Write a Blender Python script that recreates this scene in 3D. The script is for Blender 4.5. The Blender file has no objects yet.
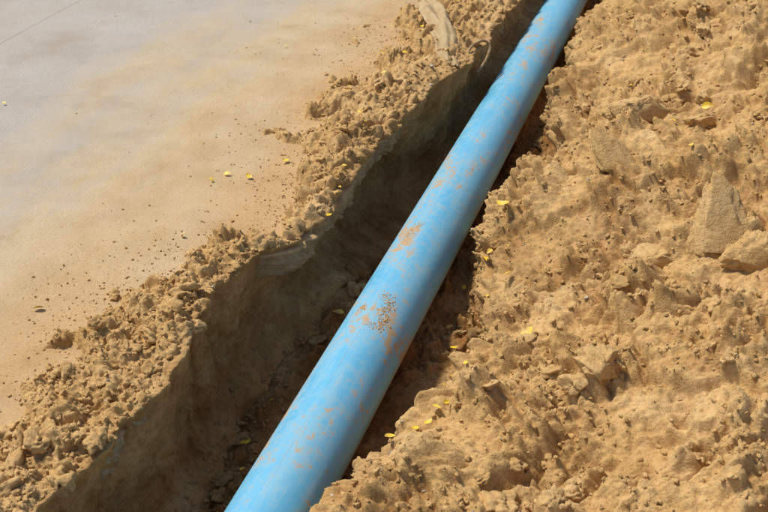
import bpy, math, numpy as np
from mathutils import Vector, Matrix
rng = np.random.default_rng(11)
scene = bpy.context.scene

# ------------------------------------------------------------------ noise
def h2(ix, iy, seed):
    a = (ix.astype(np.int64) * 374761393 + iy.astype(np.int64) * 668265263 + seed * 974634777) & 0xFFFFFFFF
    a = ((a ^ (a >> 13)) * 1274126177) & 0xFFFFFFFF
    a = ((a ^ (a >> 16)) * 2246822519) & 0xFFFFFFFF
    a = a ^ (a >> 15)
    return (a & 0xFFFFFF) / float(0x1000000)

def perlin(x, y, seed=0):
    x0 = np.floor(x); y0 = np.floor(y)
    fx = x - x0; fy = y - y0
    ux = fx*fx*fx*(fx*(fx*6-15)+10); uy = fy*fy*fy*(fy*(fy*6-15)+10)
    def g(dx, dy):
        a = h2(x0+dx, y0+dy, seed) * 6.2831853
        return np.cos(a)*(fx-dx) + np.sin(a)*(fy-dy)
    a = g(0,0)*(1-ux)+g(1,0)*ux
    b = g(0,1)*(1-ux)+g(1,1)*ux
    return (a*(1-uy)+b*uy)*1.5

def fbm(x, y, seed=0, octv=4, gain=0.5):
    v = 0; a = 1; f = 1
    for i in range(octv):
        v = v + a*perlin(x*f, y*f, seed+i*17); a *= gain; f *= 2.03
    return v

def lumps(x, y, cell, seed, prob=0.7, rmin=0.25, rmax=0.6):
    """irregular, slightly flat-topped lumps with steep sides"""
    wx = x/cell + 0.34*perlin(x/cell*1.3, y/cell*1.3, seed+5) + 0.15*perlin(x/cell*3.7, y/cell*3.7, seed+7)
    wy = y/cell + 0.34*perlin(x/cell*1.3, y/cell*1.3, seed+6) + 0.15*perlin(x/cell*3.7, y/cell*3.7, seed+8)
    ix = np.floor(wx); iy = np.floor(wy)
    h = np.zeros_like(wx)
    for i in (-1,0,1):
        for j in (-1,0,1):
            cx = ix+i; cy = iy+j
            px = cx + h2(cx,cy,seed); py = cy + h2(cx,cy,seed+1)
            r = rmin + (rmax-rmin)*h2(cx,cy,seed+2)**2
            on = h2(cx,cy,seed+3) < prob
            ex, ey = wx-px, wy-py
            an = h2(cx,cy,seed+4)*6.283
            tilt = 1 + 0.55*(ex*np.cos(an)+ey*np.sin(an))/np.maximum(r,.05)
            d2 = ex**2 + ey**2
            v = np.sqrt(np.maximum(r*r-d2, 0))*on*tilt
            h = np.maximum(h, v)
    return h*cell

def sstep(a, b, x):
    t = np.clip((x-a)/(b-a), 0, 1); return t*t*(3-2*t)

# ------------------------------------------------------------------ plan curves (trench runs along +Y, pipe axis x=0)
ZP = -0.15; RP = 0.10
def lipX(y):
    return np.interp(y, [-60,1.0,1.35,1.75,2.0,2.2,2.44,2.52,2.7,3.23,3.73,4.05,5.2,60],
                        [-.42,-.43,-.40,-.34,-.385,-.41,-.39,-.325,-.29,-.30,-.235,-.165,-.13,-.16]) \
           + 0.014*perlin(y*7, y*0, 3) + 0.007*perlin(y*25, y*0, 4)
def toeX(y):
    return np.interp(y, [-60,1.3,1.63,1.8,2.0,2.38,2.64,2.85,3.06,3.25,3.45,3.8,4.1,5.04,60],
                        [.18,.14,.17,.24,.31,.38,.33,.22,.18,.25,.34,.32,.23,.22,.25]) + 0.018*perlin(y*6, y*0, 9)
def bermW(y):
    return np.interp(y, [-60,1.3,1.8,2.2,2.6,2.9,3.4,4.6,60],[.36,.42,.40,.27,.12,.20,.42,.50,.5])
def bermH(y):
    return np.interp(y, [-60,1.3,1.8,2.2,2.5,2.75,3.2,3.8,4.6,60],[.045,.045,.05,.055,.03,.03,.05,.07,.075,.06])
def floorZ(y):
    return np.interp(y, [-60,1.5,2.3,2.5,2.7,2.9,3.2,3.8,4.2,4.6,60],[-.40,-.42,-.41,-.34,-.24,-.33,-.46,-.43,-.22,-.12,-.1])

fine = 1.0*np.exp(np.linspace(0, math.log(6.4), 1250))
back = -np.geomspace(0.05, 60, 40)[::-1] + 1.0
front = 6.4 + np.geomspace(0.04, 60, 50)
Y = np.concatenate([back, fine, front])
NR = len(Y)
nA, nB, nC, nD, nE, nF, nG = 24, 200, 120, 130, 90, 350, 60

lip = lipX(Y); toe = toeX(Y); bw = bermW(Y); bh = bermH(Y); fz = floorZ(Y)
def col(v): return v[:, None]
def lin(n, end=False): return np.linspace(0, 1, n, endpoint=end)[None, :]
zero = 0*col(lip)
t = lin(nA); XA = -60 + (59.0)*(1-(1-t)**3) + zero; ZA = np.full_like(XA, -0.03)
t = lin(nB); XB = -1.0 + (col(lip)+1.0)*t
d = (col(lip) - XB)/col(bw)
edgeN = 0.42*fbm(XB*6, col(Y)*6+0*XB, 21, 5, .6)
prof = np.clip(1 - (d+edgeN), -0.4, 1)
ZB = -0.018 + col(bh+0.018)*sstep(0, 0.9, prof) * (1-0.35*sstep(0.75, 1.0, 1-d))
ZB = np.where(prof < 0, -0.03, ZB)
t = lin(nC); zt = ZB[:, -1:]; floorc = col(fz)
und = 0.035+0.03*perlin(col(Y)*3, col(Y)*0, 31) + .06*col(np.interp(Y,[2.45,2.7,3.5,3.9],[0,1,1,0]))
XC = col(lip) - und*np.sin(math.pi*np.clip(t*1.12,0,1))**.8 + 0.06*sstep(0.75,1,t)
ZC = zt + (floorc-zt)*(t**0.95)
t = lin(nD); x0 = XC[:, -1:]; x1 = np.maximum(col(toe)-0.07, 0.07)
XD = x0 + (x1-x0)*t
zc = -0.285
ZD = floorc + (zc-floorc)*sstep(0.2, 0.75, t)
t = lin(nE); x2 = col(toe)+0.06
XE = x1 + (x2-x1)*t
ZE = zc + (-0.045-zc)*sstep(-0.1, 1.0, t) + zero
t = lin(nF); XF = x2 + (1.7-x2)*t
dx = XF-x2
slope = np.interp(Y, [-60,1.3,2.0,2.8,3.6,4.6,5.5,60],[.10,.18,.28,.40,.48,.48,.3,.2])
cap = np.interp(Y, [-60,1.0,2.0,3.0,4.5,6,60],[.1,.14,.34,.52,.62,.45,.25])
ZF = -0.045 + col(cap+0.045)*(1-np.exp(-dx*col(slope)*1.9/col(cap+0.045)))
t = lin(nG, True); XG = 1.7 + 58.3*t**3 + zero
zf = ZF[:, -1:]
ZG = zf*np.exp(-((XG-1.7)/1.8)**2) + 0.02*np.sin(XG*1.7+col(Y)*.8)*np.clip((XG-1.7),0,1)
X = np.concatenate([XA,XB,XC,XD,XE,XF,XG], 1); Z = np.concatenate([ZA,ZB,ZC,ZD,ZE,ZF,ZG], 1)
NC = X.shape[1]
YY = np.repeat(col(Y), NC, 1)
cB=nA; cC=cB+nB; cD=cC+nC; cE=cD+nD; cF=cE+nE; cG=cF+nF
seg = np.sqrt(np.diff(X,axis=1)**2 + np.diff(Z,axis=1)**2)
S = np.concatenate([np.zeros((NR,1)), np.cumsum(seg,1)],1)
S = S - S[:, cD+nD//2][:,None]
ci = np.arange(NC)[None,:]+0*YY
mB = sstep(0.0, 0.5, np.clip((Z+0.018)/0.06,0,1))*(ci<cC)*(ci>=cB)
amp = np.zeros_like(X)
amp = np.where((ci>=cB)&(ci<cC), mB, amp)
amp = np.where((ci>=cC)&(ci<cD), 0.5, amp)
amp = np.where((ci>=cD)&(ci<cE), 1.0, amp)
amp = np.where((ci>=cE), 1.0, amp)
patch = np.exp(-(((X-0.20)/0.09)**2 + ((YY-2.15)/0.32)**2))
amp = amp*(1-0.75*np.clip(patch,0,1))
ap = np.pad(amp, ((0,0),(4,4)), mode='edge')
amp = sum(ap[:, i:i+NC] for i in range(9))/9
wall = ((ci>=cC)&(ci<cD)).astype(float)
pile = sstep(cE, cE+60, ci)
U, V = S, YY
big = fbm(U*2.1, V*2.1, 41, 3)
mid = fbm(U*9, V*9, 51, 4)
ridg = 1-np.abs(perlin(U*5+0.4*mid, V*5, 61))*2
region = sstep(-0.42, 0.38, fbm(U*3.1, V*3.1, 71, 3, .6))
l0 = lumps(U, V, 0.24, 90, 0.5, .2, .5)
l1 = lumps(U, V, 0.13, 100, 0.55, .2, .5)
l2 = lumps(U, V, 0.062, 120, 0.7, .2, .6)
l3 = lumps(U, V, 0.032, 140, 0.8, .25, .65)
l4 = lumps(U, V, 0.016, 160, 0.85, .3, .68)
ledge = sstep(0.0, 0.09, fbm(U*2.4+.5, V*2.0, 251, 4, .45)) + .8*sstep(0.25, 0.32, fbm(U*3.6, V*2.6, 261, 4, .45))
bil = np.abs(perlin(U*32,V*32,191))*.008 + np.abs(perlin(U*66,V*66,192))*.005
finef = fbm(U*60, V*60, 181, 2)
disp = (0.050*big*pile + 0.016*mid*(0.5+0.7*pile) + 0.010*ridg*pile + 0.036*ledge*pile
        + 0.36*l0*pile + 0.72*l1*(0.3+0.85*region)*(0.4+0.6*pile) + 0.98*l2*(0.22+0.78*region)
        + 1.0*l3*(0.30+0.70*region) + 1.0*l4*(.55+.45*region) + bil*(.6+.4*region) + 0.0024*finef)
wd = 0.020*fbm(U*3.5, V*9, 201, 4) + 0.010*mid + 0.28*l3*region + 0.32*l4 + bil*.8 + 0.12*l2*region \
     + .014*sstep(0,.12,fbm(U*4,V*7,207,3))
disp = np.where(wall>0, disp*0.05+wd*1.3, disp)
disp = disp*amp
dp = np.pad(disp, ((0,0),(1,1)), mode='edge'); disp = (dp[:, :-2]+6*dp[:,1:-1]+dp[:,2:])/8
tx = np.gradient(X, axis=1); tz = np.gradient(Z, axis=1)
def sm(a, r=7):
    p = np.pad(a, ((0,0),(r,r)), mode='edge'); return sum(p[:, i:i+NC] for i in range(2*r+1))/(2*r+1)
L = np.sqrt(tx**2+tz**2)+1e-9; tx, tz = sm(tx/L,10), sm(tz/L,10)
L = np.sqrt(tx**2+tz**2)+1e-9
nx, nz = -tz/L, tx/L
X2 = X + nx*disp; Z2 = Z + nz*disp
# the soil is pressed against the pipe, never through or over it
rightside = (ci>=cE-20)
lim = RP + 0.012 + 0.01*np.abs(perlin(YY*18, U*18, 271))
push = rightside & (Z2 > ZP-0.06) & (X2 < lim+.03*sstep(ZP,0,Z2))
X2 = np.where(push, lim+.03*sstep(ZP,0,Z2), X2)
lowc = (np.abs(X2)<RP) & (ci>=cD) & (ci<cF)
Z2 = np.where(lowc, np.minimum(Z2, ZP-np.sqrt(np.maximum((RP)**2-X2**2,0))+0.012), Z2)
cav = disp - sm(disp, 9)

def make_mesh(name, verts, faces4=None, faces3=None, smooth=True):
    me = bpy.data.meshes.new(name)
    fs = faces4 if faces4 is not None else faces3
    n = fs.shape[1]
    me.vertices.add(len(verts)); me.vertices.foreach_set("co", verts.astype(np.float32).ravel())
    me.loops.add(fs.size); me.loops.foreach_set("vertex_index", fs.astype(np.int32).ravel())
    me.polygons.add(len(fs)); me.polygons.foreach_set("loop_start", (np.arange(len(fs))*n).astype(np.int32))
    me.polygons.foreach_set("loop_total", np.full(len(fs), n, np.int32))
    me.polygons.foreach_set("use_smooth", np.full(len(fs), smooth))
    me.update(calc_edges=True); me.validate()
    ob = bpy.data.objects.new(name, me); scene.collection.objects.link(ob)
    return ob
def grid_faces(nr, nc):
    i = np.arange(nr-1)[:,None]*nc + np.arange(nc-1)[None,:]
    i = i.ravel(); return np.stack([i, i+1, i+nc+1, i+nc], 1)
def fattr(ob, name, vals):
    a = ob.data.attributes.new(name, 'FLOAT', 'POINT'); a.data.foreach_set("value", vals.astype(np.float32).ravel())

# ------------------------------------------------------------------ materials
def new_mat(name):
    m = bpy.data.materials.new(name); m.use_nodes = True
    nt = m.node_tree; return m, nt, nt.nodes, nt.links, nt.nodes["Principled BSDF"]
def noise(nt, coord, scale, detail=4, rough=.6):
    n = nt.nodes.new("ShaderNodeTexNoise"); n.inputs["Scale"].default_value=scale
    n.inputs["Detail"].default_value=detail; n.inputs["Roughness"].default_value=rough
    nt.links.new(coord, n.inputs["Vector"]); return n.outputs["Fac"]
def ramp(nt, fac, stops):
    r = nt.nodes.new("ShaderNodeValToRGB"); e = r.color_ramp.elements
    e[0].position, e[0].color = stops[0][0], (*stops[0][1],1)
    e[1].position, e[1].color = stops[-1][0], (*stops[-1][1],1)
    for p, c in stops[1:-1]:
        q = e.new(p); q.color = (*c,1)
    nt.links.new(fac, r.inputs["Fac"]); return r.outputs["Color"]
def mix(nt, fac, a, b, mode='MIX'):
    m = nt.nodes.new("ShaderNodeMix"); m.data_type='RGBA'; m.blend_type=mode
    for s, v in ((m.inputs[0],fac),(m.inputs[6],a),(m.inputs[7],b)):
        if isinstance(v, bpy.types.NodeSocket): nt.links.new(v, s)
        elif isinstance(v,(int,float)): s.default_value=v
        else: s.default_value=(*v,1)
    return m.outputs[2]
def mrange(nt, v, a, b, c=0, d=1):
    m = nt.nodes.new("ShaderNodeMapRange"); nt.links.new(v, m.inputs[0])
    for i, q in enumerate((a,b,c,d)): m.inputs[i+1].default_value=q
    return m.outputs[0]
def math_(nt, op, a, b=None):
    m = nt.nodes.new("ShaderNodeMath"); m.operation=op
    for i, v in enumerate((a,b)):
        if v is None: continue
        if isinstance(v, bpy.types.NodeSocket): nt.links.new(v, m.inputs[i])
        else: m.inputs[i].default_value=v
    return m.outputs[0]
def bump(nt, h, strength, dist, prev=None):
    b = nt.nodes.new("ShaderNodeBump"); b.inputs["Strength"].default_value=strength; b.inputs["Distance"].default_value=dist
    nt.links.new(h, b.inputs["Height"])
    if prev is not None: nt.links.new(prev, b.inputs["Normal"])
    return b.outputs["Normal"]

def soil_material(name, damp_shade_attr=True, k=1.0):
    m, nt, nd, lk, bs = new_mat(name)
    co = nd.new("ShaderNodeNewGeometry").outputs["Position"]
    c = ramp(nt, noise(nt, co, 5, 4, .65), [(.30,(.46*k,.278*k,.102*k)),(.5,(.57*k,.36*k,.146*k)),(.72,(.635*k,.43*k,.20*k))])
    c2 = ramp(nt, noise(nt, co, 60, 3, .7), [(.30,(.74,.69,.62)),(.5,(1,1,1)),(.7,(1.12,1.12,1.12))])
    c = mix(nt, 1.0, c, c2, 'MULTIPLY')
    g = ramp(nt, noise(nt, co, 420, 2, .7), [(.30,(.72,.69,.66)),(.5,(1,1,1)),(.72,(1.15,1.15,1.18))])
    c = mix(nt, 1.0, c, g, 'MULTIPLY')
    if damp_shade_attr:
        a = nd.new("ShaderNodeAttribute"); a.attribute_name="damp_shade"
        c = mix(nt, a.outputs["Fac"], c, mix(nt, 1.0, c, (.52,.40,.30), 'MULTIPLY'))  # dampness and trench shade both multiplied into the base colour
    lk.new(c, bs.inputs["Base Color"])
    bs.inputs["Roughness"].default_value=.95; bs.inputs["Specular IOR Level"].default_value=.15
    n1 = bump(nt, noise(nt, co, 150, 3, .75), .8, .006)
    lk.new(n1, bs.inputs["Normal"])
    return m
soil = soil_material("excavated_sand")
clodm = soil_material("sand_clod", False)
clod_dark = soil_material("dark_sand_clod", False, .72)  # darker copy of the clod material, for clods low in the trench

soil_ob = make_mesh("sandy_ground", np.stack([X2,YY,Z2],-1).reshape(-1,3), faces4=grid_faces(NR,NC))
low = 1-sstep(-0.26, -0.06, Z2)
damp_shade = np.clip(np.where(wall>0, 0.72, low*0.9),0,1)  # wall and low ground: damp soil with trench shade painted in
damp_shade = sm(damp_shade, 5)*(0.8+0.5*fbm(U*8,V*8,221,3))
damp_shade = np.clip(damp_shade + 0.25*(region-0.55)*pile + 22*np.clip(-cav,0,.02) + .36*sstep(.0,.6,fbm(U*1.7,V*1.7,231,5,.6))*pile, 0, 1)  # hollows between lumps darkened in colour too, plus random patches on heap
fattr(soil_ob, "damp_shade", damp_shade)
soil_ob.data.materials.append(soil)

# ------------------------------------------------------------------ pavement slab
edge_e = np.interp(Y, [-60,1.0,1.3,1.9,2.1,2.42,2.5,2.7,3.3,3.7,60],[-.03,-.03,-.012,-.012,-.03,-.01,.03,.015,.006,-.03,-.03])
ex = lip + edge_e + .012*np.round(1.5*perlin(Y*6,Y*0,305))
T = 0.075
cols = []
xs_top = [-60,-30,-14,-7,-4]
for x in xs_top: cols.append((np.full(NR, x), np.zeros(NR)))
for t_ in np.linspace(0,1,60)**0.8: cols.append((-3 + (ex-0.012+3)*t_, np.zeros(NR)))
for j, t_ in enumerate(np.linspace(0,1,16)):
    zz = -0.006 - T*t_
    rough = 0.014*perlin(Y*22, np.full(NR, t_*3.0), 301) + 0.010*perlin(Y*60, np.full(NR,t_*8.0), 302) + 0.005*perlin(Y*130, np.full(NR,t_*14.0), 303) - 0.02*t_
    cols.append((ex+rough-(0.004 if j==0 else 0), np.full(NR, zz)))
cols.append((ex-0.5, np.full(NR, -0.006-T)))
PX = np.stack([c[0] for c in cols],1); PZ = np.stack([c[1] for c in cols],1)
topn = len(xs_top)+60
PYY = np.repeat(col(Y), PX.shape[1], 1)
PZ[:, :topn] += 0.0025*fbm(PX[:, :topn]*1.5, PYY[:, :topn]*1.5, 311, 3)
pav = make_mesh("concrete_pavement", np.stack([PX,PYY,PZ],-1).reshape(-1,3), faces4=grid_faces(NR,PX.shape[1]))
m, nt, nd, lk, bs = new_mat("sandy_concrete")
co = nd.new("ShaderNodeNewGeometry").outputs["Position"]
sep = nd.new("ShaderNodeSeparateXYZ"); lk.new(co, sep.inputs[0])
conc = ramp(nt, noise(nt, co, 3.5, 5, .6), [(.3,(.385,.335,.275)),(.7,(.44,.39,.33))])
conc = mix(nt, 1.0, conc, ramp(nt, noise(nt, co, 260, 2, .7), [(.3,(.76,.76,.76)),(.5,(1,1,1)),(.7,(1.12,1.12,1.12))]), 'MULTIPLY')
sand = ramp(nt, noise(nt, co, 5, 6, .65), [(.3,(.44,.33,.19)),(.5,(.49,.38,.23)),(.7,(.53,.42,.27))])
sand = mix(nt, 1.0, sand, ramp(nt, noise(nt, co, 300, 2, .7), [(.3,(.76,.74,.70)),(.5,(1,1,1)),(.7,(1.12,1.12,1.12))]), 'MULTIPLY')
mp = nd.new("ShaderNodeMapping"); mp.inputs["Scale"].default_value=(2.2,.7,1); lk.new(co, mp.inputs[0])
wob = mrange(nt, noise(nt, mp.outputs[0], 1.3, 7, .66), .3, .7, -.42, .42)
xx = math_(nt,'ADD', sep.outputs[0], wob)
cover = mrange(nt, xx, -1.68, -1.08)
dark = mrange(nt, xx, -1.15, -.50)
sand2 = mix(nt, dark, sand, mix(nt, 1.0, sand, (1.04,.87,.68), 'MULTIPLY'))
c = mix(nt, cover, conc, sand2)
st = mrange(nt, noise(nt, co, 2.2, 7, .7), .52, .68, 0, .5)
c = mix(nt, st, c, mix(nt, 1.0, c, (.80,.71,.60), 'MULTIPLY'))
grit = mrange(nt, noise(nt, co, 70, 5, .75), .54, .66, 0, .6)
c = mix(nt, math_(nt,'MULTIPLY',grit,dark), c, mix(nt, 1.0, c, (.72,.60,.45), 'MULTIPLY'))
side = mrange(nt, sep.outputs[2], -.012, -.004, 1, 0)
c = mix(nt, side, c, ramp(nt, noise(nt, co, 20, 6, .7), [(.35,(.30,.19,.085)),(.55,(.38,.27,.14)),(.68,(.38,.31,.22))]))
jx = math_(nt,'ABSOLUTE', math_(nt,'ADD', sep.outputs[0], 2.2))
jl = mrange(nt, jx, .004, .009, .4, 0)
c = mix(nt, jl, c, (.25,.21,.16))
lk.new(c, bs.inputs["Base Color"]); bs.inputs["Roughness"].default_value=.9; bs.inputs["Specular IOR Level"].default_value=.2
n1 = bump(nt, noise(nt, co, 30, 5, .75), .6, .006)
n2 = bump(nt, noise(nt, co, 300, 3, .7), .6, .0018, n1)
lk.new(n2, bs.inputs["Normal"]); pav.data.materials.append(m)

# ------------------------------------------------------------------ scatter helpers
def ico(sub):
    import bmesh
    bm = bmesh.new(); bmesh.ops.create_icosphere(bm, subdivisions=sub, radius=1)
    v = np.array([q.co[:] for q in bm.verts]); f_ = np.array([[q.index for q in p.verts] for p in bm.faces]); bm.free()
    return v, f_
def lumpy(v, amp_, seed):
    r = 1 + amp_*(perlin(v[:,0]*1.1+seed*3.1+v[:,2]*.7, v[:,1]*1.1+v[:,2]*.9+seed, seed)) + amp_*.5*perlin(v[:,0]*2.7+v[:,2]*2.1+seed, v[:,1]*2.7-v[:,2]*1.3, seed+9)
    w = v*r[:,None]
    rg = np.random.default_rng(seed)
    for _ in range(4):
        n = rg.normal(size=3); n/=np.linalg.norm(n); dmax = rg.uniform(.6,.9)
        dd_ = w@n; w = w - np.maximum(dd_-dmax,0)[:,None]*n*0.7
    return w
v1,f1 = ico(2); v2,f2 = ico(4)
tmpl1 = [lumpy(v1,.9,i+1) for i in range(10)]
tmpl2 = [lumpy(v2,.9,i+30) for i in range(10)]
tmpl2 = [w*(1+0.16*np.abs(fbm(w[:,0]*3.5+w[:,2]*2.3, w[:,1]*3.5-w[:,2]*2.9, 77, 4, .6)))[:,None] for w in tmpl2]
def rotm(n):
    q = rng.normal(size=(n,4)); q/=np.linalg.norm(q,axis=1)[:,None]
    a,b,c_,d_ = q.T
    return np.stack([np.stack([1-2*(c_*c_+d_*d_),2*(b*c_-d_*a),2*(b*d_+c_*a)],-1),
                     np.stack([2*(b*c_+d_*a),1-2*(b*b+d_*d_),2*(c_*d_-b*a)],-1),
                     np.stack([2*(b*d_-c_*a),2*(c_*d_+b*a),1-2*(b*b+c_*c_)],-1)],1)
def scatter(name, P, R, tmpl, F, mat, flat=0.75):
    vs, fs = [], []; off = 0
    Rm = rotm(len(P))
    for i in range(len(P)):
        w = (tmpl[i%len(tmpl)]*np.array([1,rng.uniform(.7,1),rng.uniform(.55,.95)]))@Rm[i].T*R[i]
        w[:,2]*=flat
        vs.append(w+P[i]); fs.append(F+off); off+=len(w)
    ob = make_mesh(name, np.concatenate(vs), faces3=np.concatenate(fs)); ob.data.materials.append(mat)
    if mat is clodm:
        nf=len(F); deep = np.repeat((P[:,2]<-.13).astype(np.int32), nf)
        ob.data.materials.append(clod_dark)
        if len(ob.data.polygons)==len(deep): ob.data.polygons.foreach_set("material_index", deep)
    return ob

rows = np.where((Y>1.1)&(Y<6.3))[0]
def pick(n, c0, c1, wfun=None):
    r = rng.choice(rows, n*3); c_ = rng.integers(c0, c1, n*3)
    if wfun is not None:
        keep = rng.random(n*3) < wfun(r,c_); r, c_ = r[keep], c_[keep]
    r, c_ = r[:n], c_[:n]
    P = np.stack([X2[r,c_]+rng.normal(0,.003,len(r)), YY[r,c_]+rng.normal(0,.003,len(r)), Z2[r,c_]],-1)
    return P, r, c_
Pb,rb,cb = pick(6000, cB, cC, lambda r,c_: (amp[r,c_]>.12)*1.0)
Pf,_,_ = pick(3800, cD-20, cE)
Pp,_,_ = pick(15000, cE, cG, lambda r,c_: 0.25+0.75*region[r,c_])
P = np.concatenate([Pb,Pf,Pp])
P = P[~((np.abs(P[:,0])<.115)&(P[:,2]>-.3))]
R = 0.0020+0.0075*rng.random(len(P))**3
P[:,2]+=R*.2
n=4600; y_ = rng.uniform(1.2,6.0,n); dist = rng.exponential(.13,n)
clump = fbm(y_*1.7, y_*0+3, 401, 3)
x_ = lipX(y_)-bermW(y_)*.75-dist*(1+.6*clump)
k2 = (x_>-2.0)
Rp = 0.0010+0.0038*rng.random(n)**4
Pv = np.stack([x_,y_,Rp*.2],-1)[k2]; Rp=Rp[k2]
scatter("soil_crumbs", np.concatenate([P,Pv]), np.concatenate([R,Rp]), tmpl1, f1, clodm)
Pb,_,_ = pick(200, cB, cC, lambda r,c_: (amp[r,c_]>.5)*1.0)
Pf,_,_ = pick(420, cD-15, cE)
Pp,_,_ = pick(620, cE, cG, lambda r,c_: 0.15+0.85*region[r,c_])
P = np.concatenate([Pb,Pf,Pp]); P = P[~((np.abs(P[:,0])<.145))]
R = 0.008+0.025*rng.random(len(P))**2.3
P[:,2]-=R*.05
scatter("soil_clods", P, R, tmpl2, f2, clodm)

def surfz(x, y):
    r = int(np.argmin(np.abs(Y-y))); cand = np.r_[cB:cC, cD:cG]
    j = cand[np.argmin(np.abs(X2[r,cand]-x))]; z=Z2[r,j]
    if x < lip[r]: z=max(z,0.002)
    return z

m, nt, nd, lk, bs = new_mat("pebble_stone")
co = nd.new("ShaderNodeNewGeometry").outputs["Position"]
oi = noise(nt, co, 30, 1, .5)
lk.new(ramp(nt, oi, [(.35,(.26,.21,.16)),(.5,(.42,.36,.28)),(.65,(.56,.51,.43))]), bs.inputs["Base Color"]); bs.inputs["Roughness"].default_value=.6
Pq,_,_ = pick(150, cE, cG); Pr,_,_ = pick(50, cB, cC, lambda r,c_: (amp[r,c_]>.1)*1.0)
P=np.concatenate([Pq,Pr]); R=0.002+0.007*rng.random(len(P))**2; P[:,2]+=R*.4
scatter("pebbles", P, R, tmpl1[:4], f1, m, .7)

# ------------------------------------------------------------------ compacted sand flakes half buried in the heap
def chunk(name, loc, size, rot, seed, taper=.5):
    v,f_ = ico(5)
    w = np.sign(v)*np.abs(v)**0.6
    rg = np.random.default_rng(seed)
    for _ in range(9):
        n = rg.normal(size=3)*np.array([1,.35,1]); n/=np.linalg.norm(n)
        dd_ = w@n; w = w-np.maximum(dd_-rg.uniform(.45,.85),0)[:,None]*n*.9
    w[:,0] = w[:,0]*(1-taper*w[:,2]) + .25*w[:,2]*rg.normal()
    nz_ = fbm(w[:,0]*2.2+w[:,2]*1.6+seed, w[:,1]*2.2-w[:,2]*2.1, seed, 5, .6)
    w = w*(1+.16*nz_)[:,None]
    w = w*np.array(size)/2
    ob = make_mesh(name, w, faces3=f_); ob.location=loc; ob.rotation_euler=[math.radians(a) for a in rot]
    ob.data.materials.append(clodm); return ob
chunk("compacted_sand_flake", (.87,2.55,surfz(.87,2.55)+.02), (.19,.05,.32), (-42,8,12), 1, .6)
chunk("compacted_sand_flake", (.99,2.48,surfz(.99,2.48)+.0), (.15,.06,.20), (-35,35,-12), 2, .2)
chunk("compacted_sand_flake", (.57,2.88,surfz(.57,2.88)+.01), (.12,.05,.22), (-35,-10,5), 3)
chunk("compacted_sand_flake", (.74,2.52,surfz(.74,2.52)-.01), (.20,.08,.12), (-20,15,10), 4, .1)
chunk("compacted_sand_flake", (.60,3.35,surfz(.6,3.35)-.01), (.25,.12,.16), (-25,25,30), 6, .1)
chunk("compacted_sand_flake", (.66,1.98,surfz(.66,1.98)-.005), (.11,.08,.10), (-20,15,40), 7, .1)

# ------------------------------------------------------------------ pipe
def tube(name, r, r_in, y0, y1, ny, nseg=128):
    ys = np.concatenate([np.linspace(y0,y1,ny)]); a = np.linspace(0,2*math.pi,nseg,endpoint=False)
    prof = [(y,r) for y in ys]+[(y1,r_in),(y0,r_in),(y0,r)]
    v = np.array([[rr*math.cos(t), y, rr*math.sin(t)] for y,rr in prof for t in a])
    nr=len(prof); i=np.arange(nr-1)[:,None]*nseg; j=np.arange(nseg)[None,:]; j2=(j+1)%nseg
    f_=np.stack([(i+j),(i+nseg+j),(i+nseg+j2),(i+j2)],-1).reshape(-1,4)
    return make_mesh(name, v, faces4=f_)
pipe_root = bpy.data.objects.new("blue_water_pipe", None); scene.collection.objects.link(pipe_root)
barrel = tube("pipe_barrel", RP, RP-.008, -30, 40, 141); barrel.location=(0,0,ZP); barrel.parent=pipe_root
m, nt, nd, lk, bs = new_mat("blue_pipe_plastic")
tc = nd.new("ShaderNodeTexCoord").outputs["Object"]
sep = nd.new("ShaderNodeSeparateXYZ"); lk.new(tc, sep.inputs[0])
mpl = nd.new("ShaderNodeMapping"); mpl.inputs["Scale"].default_value=(1,.12,1); lk.new(tc, mpl.inputs[0])
blue = ramp(nt, noise(nt, mpl.outputs[0], 14, 5, .6), [(.3,(.085,.37,.58)),(.7,(.12,.43,.63))])
film = mrange(nt, noise(nt, mpl.outputs[0], 22, 7, .72), .44, .76, .03, .45)
c = mix(nt, film, blue, (.34,.52,.55))
mps = nd.new("ShaderNodeMapping"); mps.inputs["Scale"].default_value=(1,.02,1); lk.new(tc, mps.inputs[0])
scr = mrange(nt, noise(nt, mps.outputs[0], 260, 3, .6), .60, .74, 0, .3)
c = mix(nt, scr, c, (.45,.55,.56))
ln = mrange(nt, math_(nt,'ABSOLUTE', math_(nt,'SUBTRACT', sep.outputs[0], -.004)), .0008, .0016, .6, 0)
c = mix(nt, math_(nt,'MULTIPLY',ln, mrange(nt, noise(nt, mpl.outputs[0], 40, 3, .6), .4,.55)), c, (.18,.28,.36))
mpd = nd.new("ShaderNodeMapping"); mpd.inputs["Scale"].default_value=(1,.45,1); lk.new(tc, mpd.inputs[0])
d1 = noise(nt, mpd.outputs[0], 8, 7, .7); d2 = noise(nt, tc, 45, 6, .78)
dd1 = math_(nt,'ADD', math_(nt,'MULTIPLY', d1, .55), math_(nt,'MULTIPLY', d2, .45))
yb = math_(nt,'SUBTRACT', 1.0, mrange(nt, math_(nt,'ABSOLUTE', math_(nt,'SUBTRACT', sep.outputs[1], 2.34)), .02, .40, 0, 1))
dd2 = math_(nt,'ADD', dd1, math_(nt,'MULTIPLY', yb, .048))
haze = mrange(nt, dd2, .47, .62, 0, .5)
c = mix(nt, haze, c, (.42,.40,.30))
st = mrange(nt, dd2, .553, .586, 0, .9)
specks = mrange(nt, noise(nt, tc, 150, 4, .7), .62, .70, 0, .6)
c = mix(nt, specks, c, (.44,.31,.16))
c = mix(nt, st, c, (.46,.28,.12))
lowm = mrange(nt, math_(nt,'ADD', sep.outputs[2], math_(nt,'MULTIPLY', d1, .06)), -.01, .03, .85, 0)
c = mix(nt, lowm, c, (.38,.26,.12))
lk.new(c, bs.inputs["Base Color"])
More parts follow.
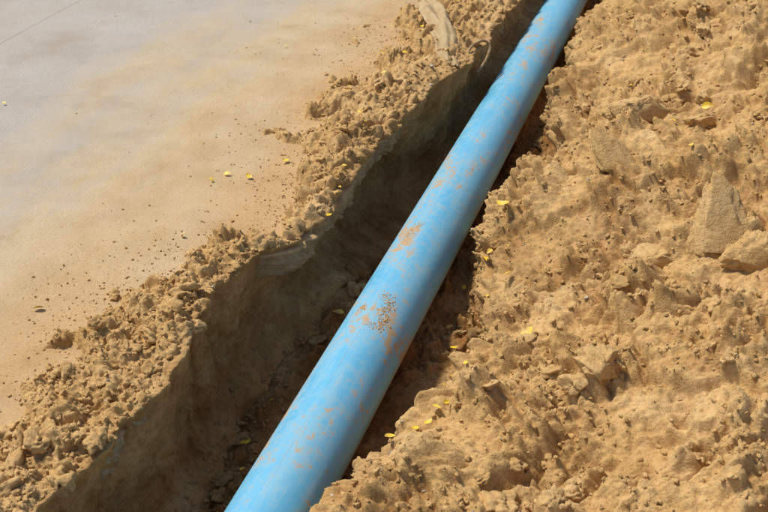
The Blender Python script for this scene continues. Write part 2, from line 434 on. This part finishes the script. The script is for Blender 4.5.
lk.new(mrange(nt, dd2, .42, .58, .30, .85), bs.inputs["Roughness"])
bs.inputs["Specular IOR Level"].default_value=.5
lk.new(bump(nt, dd2, .22, .004), bs.inputs["Normal"])
barrel.data.materials.append(m)
for yy in (-4.0, 8.0):
    k_ = tube("coupling_socket", RP+.012, RP-.001, yy-.12, yy+.12, 8); k_.location=(0,0,ZP); k_.parent=pipe_root; k_.data.materials.append(m)

PP=[];RR=[]
def cluster(y, ang, n, sy, sa, rmax):
    for _ in range(n):
        yy=y+rng.normal(0,sy); a=math.radians(ang+rng.normal(0,sa)); r=.0008+rmax*rng.random()**3
        PP.append((math.sin(a)*(RP-r*.25), yy, ZP+math.cos(a)*(RP-r*.25))); RR.append(r)
cluster(2.38,16,260,.030,5,.004); cluster(2.31,22,180,.018,4,.004); cluster(2.43,6,130,.012,6,.003); cluster(2.28,8,90,.010,5,.003)
cluster(2.36,-22,110,.012,4,.003); cluster(2.82,-16,200,.03,6,.0035); cluster(2.86,-6,80,.012,5,.003)
cluster(3.9,10,60,.2,18,.003); cluster(4.5,5,60,.3,18,.004); cluster(2.0,10,40,.3,25,.0015); cluster(3.3,30,60,.2,10,.003)
PP=np.array(PP); RR=np.array(RR)
dry = soil_material("dried_sand_on_pipe", False)
scatter("soil_on_pipe", PP, RR, tmpl1, f1, dry, .6)

# ------------------------------------------------------------------ leaves
m, nt, nd, lk, bs = new_mat("yellow_leaf")
co = nd.new("ShaderNodeNewGeometry").outputs["Position"]
lk.new(ramp(nt, noise(nt, co, 25, 3, .5), [(.3,(.36,.19,.05)),(.43,(.62,.40,.06)),(.56,(.84,.56,.03))]), bs.inputs["Base Color"]); bs.inputs["Roughness"].default_value=.5
def leaf_geo(pos, ln, seed):
    rg=np.random.default_rng(seed); nu,nv=9,5; vs=[]
    cu=rg.uniform(-.5,.7); fo=rg.uniform(.1,.6)
    for i in range(nu):
        u=i/(nu-1); w=.30*math.sin(math.pi*u**.8)**.9+.01 if 0<i<nu-1 else .01
        for j in range(nv):
            v_=(j/(nv-1)-.5)*2
            vs.append((( u-.5), v_*w, cu*(u-.5)**2+fo*abs(v_)*w*.8))
    v_=np.array(vs)*ln
    yaw=rg.uniform(0,6.28); M=(Matrix.Rotation(yaw,3,'Z')@Matrix.Rotation(rg.normal(0,.35),3,'X')@Matrix.Rotation(rg.normal(0,.3),3,'Y'))
    return v_@np.array(M).T+np.array(pos), grid_faces(nu,nv)
LV=[];LF=[];off=0
spots=[(.45,2.24,.052),(.25,2.86,.05),(.22,2.78,.038),(-.55,3.05,.028),(-.47,3.3,.030),(-.50,3.55,.036),(-.44,3.8,.030),(-.84,2.0,.032),(-.62,2.9,.030),(.24,2.05,.036),(.2,2.2,.036),(.23,2.3,.038),(.8,3.3,.040),(-.2,2.6,.036)]
for _ in range(34): spots.append((rng.uniform(-.75,-.25), rng.uniform(2.4,5.2), rng.uniform(.012,.028)))
for _ in range(36): spots.append((rng.uniform(.13,.33), rng.uniform(1.8,2.9), rng.uniform(.016,.032)))
for _ in range(5): spots.append((rng.uniform(-2,-.8), rng.uniform(2.,5.2), rng.uniform(.010,.018)))
for _ in range(12): spots.append((rng.uniform(.4,1.1), rng.uniform(1.8,4.5), rng.uniform(.012,.024)))
for _ in range(16): spots.append((rng.uniform(-.32,-.13), rng.uniform(1.5,3.0), rng.uniform(.016,.028)))
for i,(x,y,l_) in enumerate(spots):
    hz = max(surfz(x+a_,y+b_) for a_ in (-.4*l_,0,.4*l_) for b_ in (-.4*l_,0,.4*l_)) if x>-.7 else surfz(x,y)
    v_,f_=leaf_geo((x,y,hz+.007), l_, 500+i); LV.append(v_); LF.append(f_+off); off+=len(v_)
lv = make_mesh("fallen_leaves", np.concatenate(LV), faces4=np.concatenate(LF)); lv.data.materials.append(m)

# ------------------------------------------------------------------ torn sheet lying over the lip
m, nt, nd, lk, bs = new_mat("dusty_plastic_sheet")
co = nd.new("ShaderNodeNewGeometry").outputs["Position"]
lk.new(ramp(nt, noise(nt, co, 18, 5, .65), [(.35,(.38,.25,.105)),(.65,(.49,.36,.19))]), bs.inputs["Base Color"]); bs.inputs["Roughness"].default_value=.85
lk.new(bump(nt, noise(nt, co, 90, 4, .7), .7, .005), bs.inputs["Normal"])
nu,nv=80,30; path=np.array([(-.56,4.80,.06),(-.47,4.62,.09),(-.39,4.44,.105),(-.31,4.24,.11),(-.25,4.08,.095),(-.20,3.95,.06)])
tt=np.linspace(0,len(path)-1,nu); cen=np.stack([np.interp(tt,range(len(path)),path[:,k]) for k in range(3)],-1)
cen=np.array([cen[max(0,i-5):i+6].mean(0) for i in range(nu)])
tg=np.gradient(cen,axis=0); sd=np.cross(tg,[0,0,1.]); sd/=np.linalg.norm(sd,axis=1)[:,None]
wd_=np.interp(np.linspace(0,1,nu),[0,.2,.5,.8,1],[.03,.06,.055,.045,.035])
vv=np.linspace(-1,1,nv)
I,J=np.meshgrid(np.arange(nu),np.arange(nv),indexing='ij'); VV=vv[J]
Wm=wd_[I]*(1+.25*perlin(I*.07+0., np.sign(VV)*3.,5)+.08*perlin(I*.3+0., np.sign(VV)*5.,6))
Zm=.022*perlin(I*.04+0.,J*.11+0.,8)+.005*perlin(I*.1+0.,J*.2+0.,9)-.026*np.abs(VV)**2
G=cen[I]+sd[I]*(VV*Wm)[...,None]; G[...,2]+=Zm
G+= (tg[I]/np.linalg.norm(tg[I],axis=-1,keepdims=True))*(.03*perlin(J*.35+0.,J*0.+2.,15)*(I/nu)**4)[...,None]
sh=make_mesh("torn_plastic_sheet", G.reshape(-1,3), faces4=grid_faces(nu,nv)); sh.data.materials.append(m)
sm_=sh.modifiers.new("thick","SOLIDIFY"); sm_.thickness=.006

cu=bpy.data.curves.new("tree_root",'CURVE'); cu.dimensions='3D'; cu.bevel_depth=.006; cu.bevel_resolution=3
sp=cu.splines.new('BEZIER'); pts=[(-.19,4.12,.02),(-.17,4.22,.07),(-.125,4.27,.06),(-.115,4.23,.02),(-.14,4.15,-.03)]
sp.bezier_points.add(len(pts)-1)
for b_,p in zip(sp.bezier_points,pts): b_.co=p; b_.handle_left_type=b_.handle_right_type='AUTO'; b_.radius=1
ro=bpy.data.objects.new("tree_root",cu); scene.collection.objects.link(ro)
m, nt, nd, lk, bs = new_mat("root_bark")
co = nd.new("ShaderNodeNewGeometry").outputs["Position"]
lk.new(ramp(nt, noise(nt, co, 60, 4, .6), [(.3,(.20,.12,.05)),(.7,(.48,.33,.16))]), bs.inputs["Base Color"]); bs.inputs["Roughness"].default_value=.85
ro.data.materials.append(m)

# ------------------------------------------------------------------ light, sky, camera
d_=Vector((-.52,.10,.90)).normalized()
el=math.asin(d_.z); az=math.atan2(d_.x,d_.y)
w=bpy.data.worlds.new("World"); scene.world=w; w.use_nodes=True; nt=w.node_tree
sky=nt.nodes.new("ShaderNodeTexSky"); sky.sky_type='NISHITA'; sky.sun_disc=False; sky.sun_elevation=el; sky.sun_rotation=az
nt.links.new(sky.outputs[0], nt.nodes["Background"].inputs[0]); nt.nodes["Background"].inputs[1].default_value=.135
ld=bpy.data.lights.new("sun",'SUN'); ld.energy=4.0; ld.angle=math.radians(8.0); ld.color=(1,.94,.84)
lo=bpy.data.objects.new("sun",ld); scene.collection.objects.link(lo); lo.rotation_euler=d_.to_track_quat('Z','Y').to_euler()

cd=bpy.data.cameras.new("camera"); cam=bpy.data.objects.new("camera",cd); scene.collection.objects.link(cam); scene.camera=cam
cd.lens=50; cd.sensor_width=36; cd.clip_end=500; cd.clip_start=.05
cd.dof.use_dof=True; cd.dof.focus_distance=2.95; cd.dof.aperture_fstop=9
cam.location=(.79,0,1.616); cam.rotation_euler=(math.radians(90-31),0,math.radians(17.9))
scene.view_settings.view_transform='Standard'; scene.view_settings.look='None'; scene.view_settings.exposure=0
